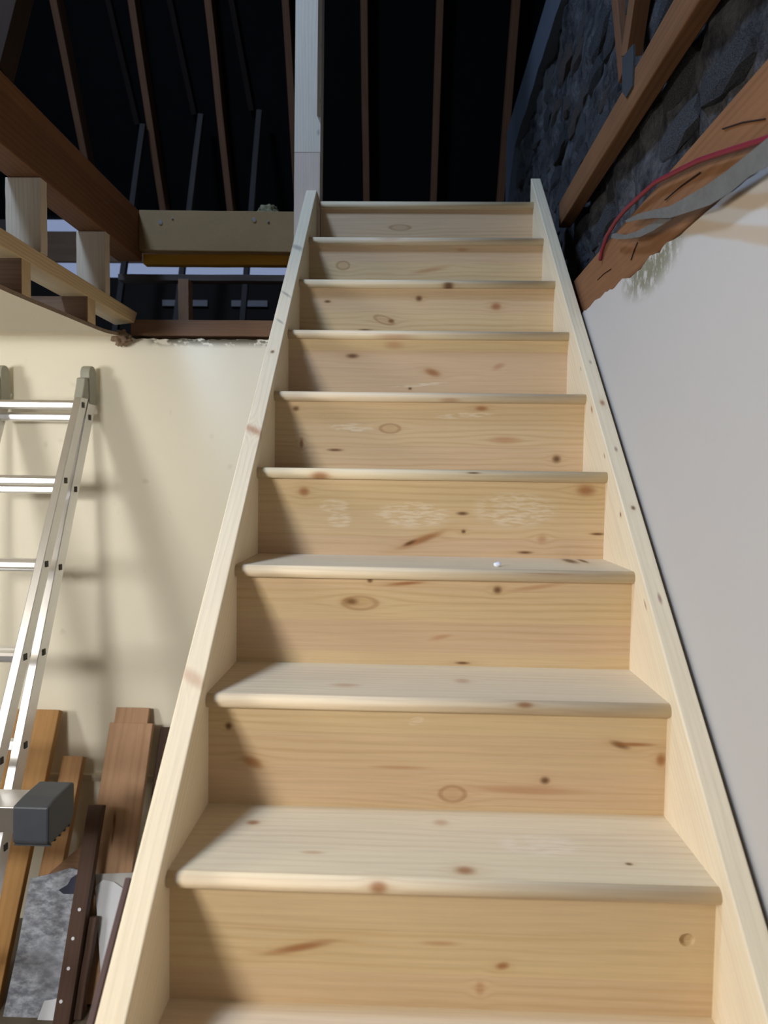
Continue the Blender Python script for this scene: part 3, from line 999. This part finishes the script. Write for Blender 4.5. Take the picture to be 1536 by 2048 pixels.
# torn grey felt hanging over the joist
def ribbon(name, top, bot, x, mat, label, cat, th=.004):
    mb = MB()
    n = len(top)
    for i in range(n):
        for (px, py) in (top[i], bot[i]):
            for dx in (0, th):
                xx = x + .003 * noise.noise((i * .9, py * .02, 1)) + dx
                mb.v.append(tuple(atx(px, py, xx)))
    for i in range(n - 1):
        a, b = i * 4, i * 4 + 4
        mb.f += [(a, a + 2, b + 2, b), (a + 1, b + 1, b + 3, a + 3), (a, b, b + 1, a + 1), (a + 2, a + 3, b + 3, b + 2)]
    mb.f += [(0, 1, 3, 2), ((n - 1) * 4, (n - 1) * 4 + 2, (n - 1) * 4 + 3, (n - 1) * 4 + 1)]
    return tag(mb.build(name, mat), label, cat)


M_feltg = plain('grey_fibre_felt', srgb(106, 104, 100), 0.95, 0.1, 0, 0.2, 18.0, 0.4, 60.0)
ribbon('torn_felt', [(1250, 441), (1275, 428), (1305, 420), (1340, 412), (1375, 392), (1410, 372), (1450, 344), (1490, 312), (1540, 272), (1580, 240)],
       [(1252, 445), (1275, 440), (1305, 436), (1340, 436), (1378, 424), (1420, 410), (1462, 384), (1500, 352), (1545, 330), (1590, 300)], .452, M_feltg,
       'strip of torn grey felt hanging along the lower wall joist', 'felt')
ribbon('torn_felt', [(1224, 468), (1232, 466), (1250, 470), (1275, 462), (1300, 448), (1325, 434), (1345, 425)],
       [(1222, 476), (1232, 478), (1252, 478), (1280, 474), (1305, 462), (1330, 446), (1350, 434)], .461, M_feltg,
       'narrow grey felt tail lying below the red cable', 'felt')

# ================================================================== LADDER
LX = -1.347
ld = thing('ladder', 'aluminium double ladder leaning on the cream wall', 'ladder', (-1.55, 2.0, 0.0))
yf = lambda z: 2.717 + .485 * (z - 2.247)       # front edge of the front section
yr = lambda z: 2.846 + .429 * (z - 2.238)       # back edge of the rear section
LW = 0.392                                      # outside width


def stile(x0, x1, ya, yb, z0, z1, name='stile'):
    """ya(z), yb(z): front and back edges; a channel box between two levels."""
    mb = MB()
    vs = []
    for z in (z0, z1):
        vs += [(x0, ya(z), z), (x1, ya(z), z), (x1, yb(z), z), (x0, yb(z), z)]
    mb.add(vs, [(3, 2, 1, 0), (4, 5, 6, 7), (0, 1, 5, 4), (1, 2, 6, 5), (2, 3, 7, 6), (3, 0, 4, 7)])
    return mb.build(name, M_alu, ld, 0.002)


yfb = lambda z: yf(z) + .058
yra = lambda z: yr(z) - .066
for xo in (LX - .03, LX - LW):
    stile(xo, xo + .03, yf, yfb, 0.86, 2.262)
    stile(xo, xo + .03, yra, yr, 0.006, 2.262)
XI0, XI1 = LX - LW + .03, LX - .03
nrm = Vector((0, -.90, .436)).normalized()


def rung(y, z):
    # D-shaped tread rung: flat standing face, ribbed front
    mb = MB()
    prof = [(-.019, -.012), (-.019, .006), (-.012, .017), (.010, .019), (.018, .012), (.018, -.014), (.006, -.019), (-.010, -.018)]
    mb.prism([(y + a, z + b) for a, b in prof], 'x', XI0, XI1)
    return mb.build('rung', M_alu, ld, 0.0015)


zs = [2.204 - .300 * i for i in range(5)]
for z in zs:
    y = yf(z) + .026
    rg = rung(y, z)
    # rung ends show as dark plugs on the outside of the stile
    MB().box(LX - .0005, LX + .003, y - .009, y + .009, z - .011, z + .011).build('rung_plug', M_plug, rg, .001)
zb = [2.160 - .290 * i for i in range(8)]
for z in zb:
    if z < .12:
        continue
    y = yr(z) - .033
    rg = rung(y, z)
    MB().box(LX - .0005, LX + .003, y - .009, y + .009, z - .011, z + .011).build('rung_plug', M_plug, rg, .001)
for xo in (LX - .034, LX - LW - .004):
    # plastic hinge caps: rounded rear cap and a lower front cap
    mb = MB()
    prof = []
    zc, yc = 2.335, 2.802
    for i in range(13):
        a = -0.35 + (math.pi + .5) * i / 12
        prof.append((yc + .033 * math.cos(a), zc + .035 * math.sin(a)))
    prof += [(yr(2.22) - .064, 2.215), (yr(2.215) + .006, 2.215)]
    mb.prism(prof, 'x', xo, xo + .038)
    mb.build('end_cap', M_capgrey, ld, .003)
    mb = MB()
    mb.prism([(yf(2.24) - .004, 2.232), (yf(2.24) + .056, 2.232), (2.768, 2.300), (2.755, 2.318), (2.735, 2.312), (yf(2.28) - .004, 2.285)], 'x', xo + .002, xo + .036)
    mb.build('end_cap', M_capgrey, ld, .003)
    MB().box(xo + .002, xo + .036, yra(.02) - .006, yr(.02) + .006, 0.0, .05).build('foot', M_capblack, ld, .004)
# stabiliser bar with black boots at the foot of the front section
MB().box(-2.30, -1.222, 2.030, 2.150, .826, .907).build('stabiliser_bar', M_alu, ld, .003)
for x0 in (-1.222, -2.40):
    mb = MB()
    mb.prism([(2.000, .815), (2.012, .800), (2.150, .800), (2.170, .83), (2.172, .925), (2.155, .932), (2.060, .930), (2.004, .922)], 'x', x0 - .012, x0 + .098)
    eb = mb.build('end_boot', M_capblack, ld, .006)
    ZR = MB()
    for i in range(5):
        ZR.box(x0 - .013, x0 + .099, 2.012 + i * .03, 2.02 + i * .03, .797, .801)
    ZR.build('tread_ribs', M_capblack, eb)

# ================================================================== LEANING TIMBER AND SHEETS
S_LEAN = 0.495
SL2 = 0.44


def leaner(name, xr, xl, ztop, ytop, th, mat, label, cat='plank', zbot=0.004, slope=S_LEAN, tilt=0.0):
    """A board leaning straight back on the wall: its front face passes (ytop, ztop) and slopes forward as it comes down."""
    w = xr - xl
    n = Vector((0, -1, slope)).normalized()
    xm = (xr + xl) / 2
    top = Vector((xm + tilt, ytop, ztop)) - n * th / 2
    bot = Vector((xm, ytop - (ztop - zbot) * slope, zbot)) - n * th / 2
    bot.z += th / 2 * slope
    return tag(bar(name, bot, top, w, th, mat, up=n, bevel=.003, seed=int(xr * 1000)), label, cat)


M_pl1 = wood('orange_plank', srgb(178, 136, 82), srgb(168, 126, 76), srgb(120, 78, 42), 0.4, 0.4, 0.03, blotch=0.22, rough=0.6)
M_pl2 = wood('tan_plank', srgb(190, 148, 104), srgb(180, 138, 96), srgb(120, 82, 50), 0.4, 0.3, 0.025, blotch=0.15, rough=0.65)
M_pl3 = wood('pinkish_plank', srgb(186, 150, 120), srgb(178, 142, 112), srgb(128, 92, 66), 0.4, 0.35, 0.03, [(.12, .02, .035, .006, 'd', .1), (.06, .018, .03, .005, 'd', 0)], blotch=0.2, rough=0.65)
M_bat = wood('dark_brown_batten', srgb(86, 64, 54), srgb(78, 58, 48), srgb(50, 36, 28), 0.3, 0.3, 0.02, blotch=0.2, rough=0.6)
leaner('plank', -1.490, -1.690, 0.945, 2.795, .035, M_pl1, 'wide orange-brown plank leaning behind the ladder')
leaner('narrow_plank', -1.380, -1.465, 0.760, 2.770, .040, M_pl2, 'narrow tan timber leaning right of the wide orange plank')
leaner('plank', -1.120, -1.262, 0.952, 2.824, .022, M_pl3, 'brown plank leaning on the wall, the taller one behind the wide pinkish plank', slope=.44)
leaner('plank', -1.088, -1.268, 0.905, 2.773, .025, M_pl3, 'wide pinkish-brown plank leaning on the wall close to the stair', slope=.44)
leaner('plank', -1.010, -1.078, 0.868, 2.835, .020, M_bat, 'dark narrow plank half hidden behind the left stair string', slope=.44)
# dark batten with white nail spots
db = thing('nailed_batten', 'dark brown batten with a row of pale nail heads, leaning in front of the planks', 'batten', (-1.23, 2.27, 0))
BD = 2.268
n = Vector((0, -1, SL2)).normalized()
xm = -1.231
bar('timber', Vector((xm, BD + .012 * SL2, .012)) - n * .016, Vector((xm, BD + .66 * SL2, .66)) - n * .016, .058, .032, M_bat, up=n, parent=db, bevel=.002)
for (px, py) in ((159, 1819), (146, 1877), (137, 1937), (122, 2003)):
    d = ray(px, py)
    nn = np.array(n)
    p = CAM + d * ((nn @ np.array((0, BD, 0)) - nn @ CAM) / (nn @ d))
    MB().cyl(p + nn * .0015, p - nn * .004, .006, .006, 10).build('nail_head', M_white, db)
leaner('batten', -1.172, -1.200, 0.300, 2.432, .03, M_bat, 'short dark batten end leaning right of the nailed batten', 'batten', slope=SL2)


# slate-grey stone slab (a broken worktop) with a torn dark corner
def slab_mat():
    s = NT('speckled_slate')
    o = s.obj()
    x, y, z = s.xyz(o)
    n1 = s.noise(s.vec(s.ma('MULTIPLY', x, 22.0), s.ma('MULTIPLY', y, 42.0), z), 1.0, 5.0, 0.65)
    n2 = s.noise(o, 5.0, 2.0)
    c = s.mix(s.step(n1, 0.35, 0.7), srgb(112, 117, 130), srgb(186, 193, 208))
    c = s.mix(s.ma('MULTIPLY', s.step(n2, .45, .7), .4), c, srgb(196, 204, 224))
    s.bump(n1, .3, .004)
    return s.done(c, 0.4, 0.4)


def sheet(name, quad_px, ytop, ztop, th, mat, label, cat, slope=SL2):
    """Flat sheet leaning back; outline read off on that leaning plane."""
    n = np.array((0, -1, slope))
    n = n / np.linalg.norm(n)
    c0 = n @ np.array((0, ytop, ztop))
    pts = []
    for (px, py) in quad_px:
        d = ray(px, py)
        pts.append(Vector(CAM + d * ((c0 - n @ CAM) / (n @ d))))
    nv = Vector(n)
    X = Vector((1, 0, 0))
    Y = nv.cross(X)
    org = sum(pts, Vector()) / len(pts)
    M = Matrix((X, Y, nv)).transposed().to_4x4()
    M.translation = org
    loc = [((p - org).dot(X), (p - org).dot(Y)) for p in pts]
    mb = MB().prism(loc, 'z', -th, 0)
    return tag(mb.build(name, mat, None, .0015, M), label, cat)


SD = 2.320
sheet('brown_board', [(78, 1765), (100, 1745), (168, 1686), (182, 1680), (170, 2060), (60, 2060)], SD + .035, 0, .012, M_brown, 'dull brown board with a slanting top behind the speckled slab', 'board')
sheet('stone_slab', [(60, 1757), (100, 1748), (140, 1736), (160, 1742), (158, 1760), (160, 1900), (116, 2075), (-5, 2100), (6, 2030), (34, 1900)], SD, 0, .02, slab_mat(), 'speckled blue-grey slab leaning between orange plank and dark batten', 'slab')
sheet('torn_lining', [(117, 1780), (134, 1770), (142, 1756), (158, 1746), (172, 1750), (168, 1796), (160, 1788), (126, 1788)], SD - .007, 0, .004, plain('dark_blue_lining', srgb(62, 64, 84), .7, .2, 0, .15, 20.0), 'scrap of torn dark blue lining on the slab top beside the dark batten', 'scrap')
sheet('white_offcut', [(88, 2002), (112, 1998), (124, 1975), (146, 1985), (120, 2100), (60, 2100), (74, 2040)], SD - .009, 0, .006, M_white, 'white board offcut lying on the lower end of the speckled slab', 'board')
sheet('plasterboard', [(191, 1748), (300, 1744), (285, 1800), (240, 1985), (205, 1985), (194, 1860)], 2.356, 0, .008, plain('grey_board', srgb(190, 190, 192), .7, .2, 0, .08, 12.0), 'grey board with a straight top leaning behind the white sheet', 'board')
sheet('white_sheet', [(190, 1774), (206, 1759), (228, 1764), (250, 1780), (300, 1775), (255, 1930), (203, 1985), (197, 1880)], 2.346, 0, .006, M_white, 'white sheet with a clipped top corner leaning beside the left stair string', 'sheet')
